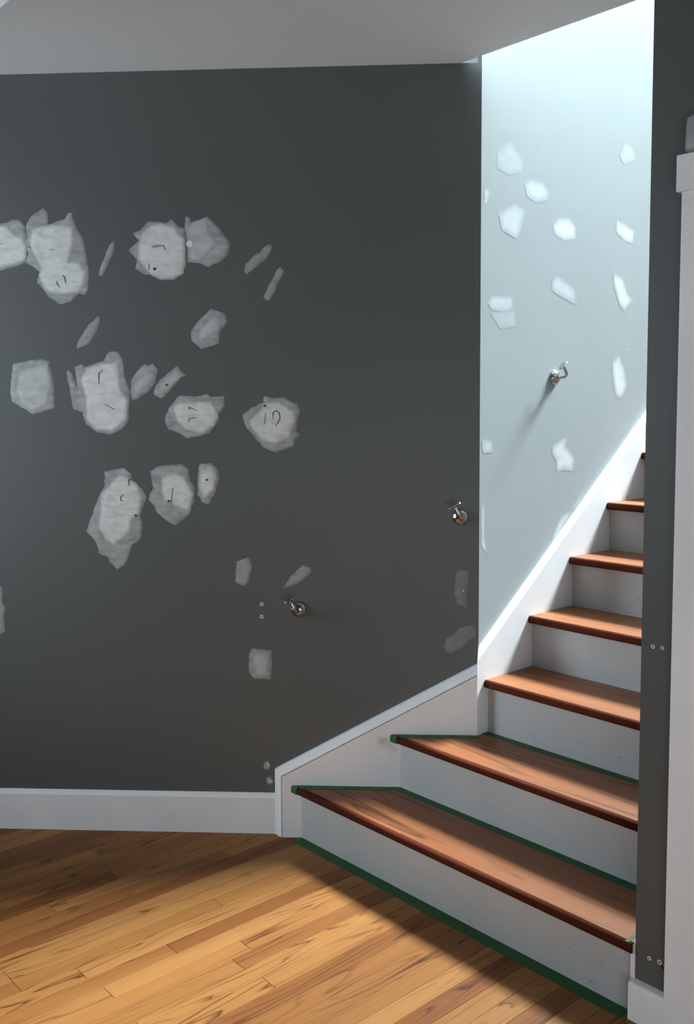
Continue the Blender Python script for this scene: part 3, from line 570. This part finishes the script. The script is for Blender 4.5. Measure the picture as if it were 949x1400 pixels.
def bracket(pos, tangent, slope, label):
    e = empty('handrail_bracket', pos); tag(e, label, 'bracket', 'handrail brackets left on the walls')
    x = Vector(tangent).normalized(); z = Vector((0, 0, 1)); y = z.cross(x)
    e.matrix_world = Matrix.Translation(pos) @ Matrix((x, y, z)).transposed().to_4x4() @ Matrix.Rotation(-slope, 4, 'Y')
    def part(name, bm):
        bmesh.ops.recalc_face_normals(bm, faces=bm.faces[:])
        me = bpy.data.meshes.new(name); bm.to_mesh(me); bm.free(); me.materials.append(M['nickel'])
        for p in me.polygons: p.use_smooth = True
        o = bpy.data.objects.new(name, me); COL.objects.link(o); o.parent = e; return o
    bm = bmesh.new(); lathe(bm, [(0.0, -0.0005), (0.0255, -0.0005), (0.0258, 0.003), (0.0250, 0.006), (0.0215, 0.011), (0.0150, 0.0155), (0.0085, 0.018), (0.0, 0.019)]); part('wall_plate', bm)
    bm = bmesh.new()
    pts = []; rad = []
    for i in range(4): pts.append((0, -0.012-0.0085*i, 0)); rad.append(0.0062-0.0003*i)
    for i in range(1, 10):
        a = i/9*math.pi/2; pts.append((0, -0.0375-0.0205*math.sin(a), 0.0205*(1-math.cos(a)))); rad.append(0.0052)
    pts.append((0, -0.058, 0.034)); rad.append(0.0048); pts.append((0, -0.058, 0.0455)); rad.append(0.0055)
    tube(bm, pts, rad); part('arm', bm)
    # saddle plate, bent to the underside of a round rail
    bm = bmesh.new(); nx, nyy = 9, 7; top = []; bot = []
    for i in range(nx):
        X = -0.021+0.042*i/(nx-1); wv = 0.0085*math.sqrt(max(0.12, 1-(abs(X)/0.0225)**4))
        rt, rb = [], []
        for j in range(nyy):
            Y = -1+2*j/(nyy-1); yy = Y*wv; zz = 0.0455+yy*yy*26
            rt.append(bm.verts.new((X, -0.058+yy, zz+0.0026))); rb.append(bm.verts.new((X, -0.058+yy, zz)))
        top.append(rt); bot.append(rb)
    for i in range(nx-1):
        for j in range(nyy-1):
            bm.faces.new((top[i][j], top[i+1][j], top[i+1][j+1], top[i][j+1])); bm.faces.new((bot[i][j], bot[i][j+1], bot[i+1][j+1], bot[i+1][j]))
        bm.faces.new((top[i][0], bot[i][0], bot[i+1][0], top[i+1][0])); bm.faces.new((top[i][-1], top[i+1][-1], bot[i+1][-1], bot[i][-1]))
    for j in range(nyy-1):
        bm.faces.new((top[0][j], top[0][j+1], bot[0][j+1], bot[0][j])); bm.faces.new((top[-1][j], bot[-1][j], bot[-1][j+1], top[-1][j+1]))
    part('saddle', bm)
    return e
bracket(dk(0.5779, 0.7444), (1, 1, 0), math.atan(SLOPE), 'satin nickel handrail bracket on charcoal wall near the two screw anchors')
bracket(dk(0.0598, 1.0444), (1, 1, 0), math.atan(SLOPE), 'satin nickel handrail bracket on charcoal wall right beside the corner')
bracket(lt(0.3849, 1.4906), (0, 1, 0), math.atan(RISE/GO), 'satin nickel handrail bracket on the bright pale stairwell wall')

# ------------------------------------------------------------------ green masking tape
def tape(label, quads, t=0.0006, z=0.0):
    bm = bmesh.new()
    for pts in quads: prism(bm, pts, z-0.0001, z+t)
    return tag(finish('masking_tape', bm, 'tape'), label, 'tape', 'strips of green masking tape')
rt = random.Random(5)
def along_x(x0, x1, y0, y1, slant0=0.0, slant1=0.0, n=14):
    lo = [(x0+slant0+(x1-slant1-x0-slant0)*i/n, y0+rt.uniform(-0.0012, 0.0012)) for i in range(n+1)]
    hi = [(x0+(x1-x0)*i/n, y1) for i in range(n, -1, -1)]
    return lo+hi
r1 = yn(1)+OVER
tape('green masking tape on oak floor along the bottom riser', [along_x(left_x(r1)-0.004, XT-0.001, r1-0.040, r1, slant0=0.0)], z=0.0002)
for k in (1, 2):
    yb = yn(k+1)+OVER; yf = yn(k); z = k*RISE
    wd = 0.030
    nm = 'lowest' if k == 1 else 'second'
    tape('green masking tape across the back of the %s stair tread' % nm, [along_x(left_x(yb), XT-0.001, yb-wd, yb, slant0=-wd if k == 1 else 0.0)], z=z)
    # along the skirt, folded down over the nosing
    yk = min(yb, TL-S2*TD)
    ws = 0.030*S2
    q = [(left_x(yf+0.006), yf+0.006), (left_x(yf+0.006)+ws, yf+0.006), (left_x(yk)+ws*0.6, yk-0.01), (left_x(yk), yk)]
    bm = bmesh.new(); prism(bm, q, z-0.0001, z+0.0010)
    xl = left_x(yf)-0.002
    pr = [(yf+0.008, z+0.0010), (yf+0.003, z+0.0008), (yf-0.0004, z-0.003), (yf-0.001, z-0.008), (yf-0.001, z-TT+0.008), (yf-0.0004, z-TT+0.003), (yf+0.006, z-TT-0.0008)]
    A = [bm.verts.new((xl+(y-yf), y, zz)) for y, zz in pr]; B = [bm.verts.new((xl+0.030+(y-yf)*0.3, y, zz)) for y, zz in pr]
    A2 = [bm.verts.new((xl+(y-yf), y+0.0006, zz-0.0004)) for y, zz in pr]; B2 = [bm.verts.new((xl+0.030+(y-yf)*0.3, y+0.0006, zz-0.0004)) for y, zz in pr]
    for i in range(len(pr)-1):
        bm.faces.new((A[i], B[i], B[i+1], A[i+1])); bm.faces.new((A2[i], A2[i+1], B2[i+1], B2[i]))
    tag(finish('masking_tape', bm, 'tape'), 'green masking tape along the skirt, folded over the %s tread nosing' % nm, 'tape', 'strips of green masking tape')
y0 = yn(1)
tape('short bright green masking tape at the lowest tread\'s end by the wall', [[(XT-0.010, y0+0.004), (XT-0.0005, y0+0.004), (XT-0.0005, y0+0.20), (XT-0.014, y0+0.20)]], z=RISE)

# ------------------------------------------------------------------ rounded grey fixture above the door casing
fx = tag(empty('wall_fixture', (0.982, YS, DZ+0.074)), 'rounded grey wall fixture just above the white door casing', 'fixture')
def rbox(x0, x1, y0, y1, z0, z1, bev, name, m):
    bm = bmesh.new(); box(bm, x0, x1, y0, y1, z0, z1)
    for v in bm.verts:
        if v.co.z > (z0+z1)/2: v.co.x = (x0+x1)/2+(v.co.x-(x0+x1)/2)*0.93
    bmesh.ops.bevel(bm, geom=bm.edges[:], offset=bev, segments=5, profile=0.5, affect='EDGES')
    return finish(name, bm, m, fx, smooth=True)
rbox(0.931, 1.033, YS-0.030, YS-0.004, DZ+0.076, DZ+0.150, 0.0115, 'cover', 'grey')
rbox(0.936, 1.028, YS-0.006, YS, DZ+0.080, DZ+0.146, 0.0025, 'back_plate', 'grey')
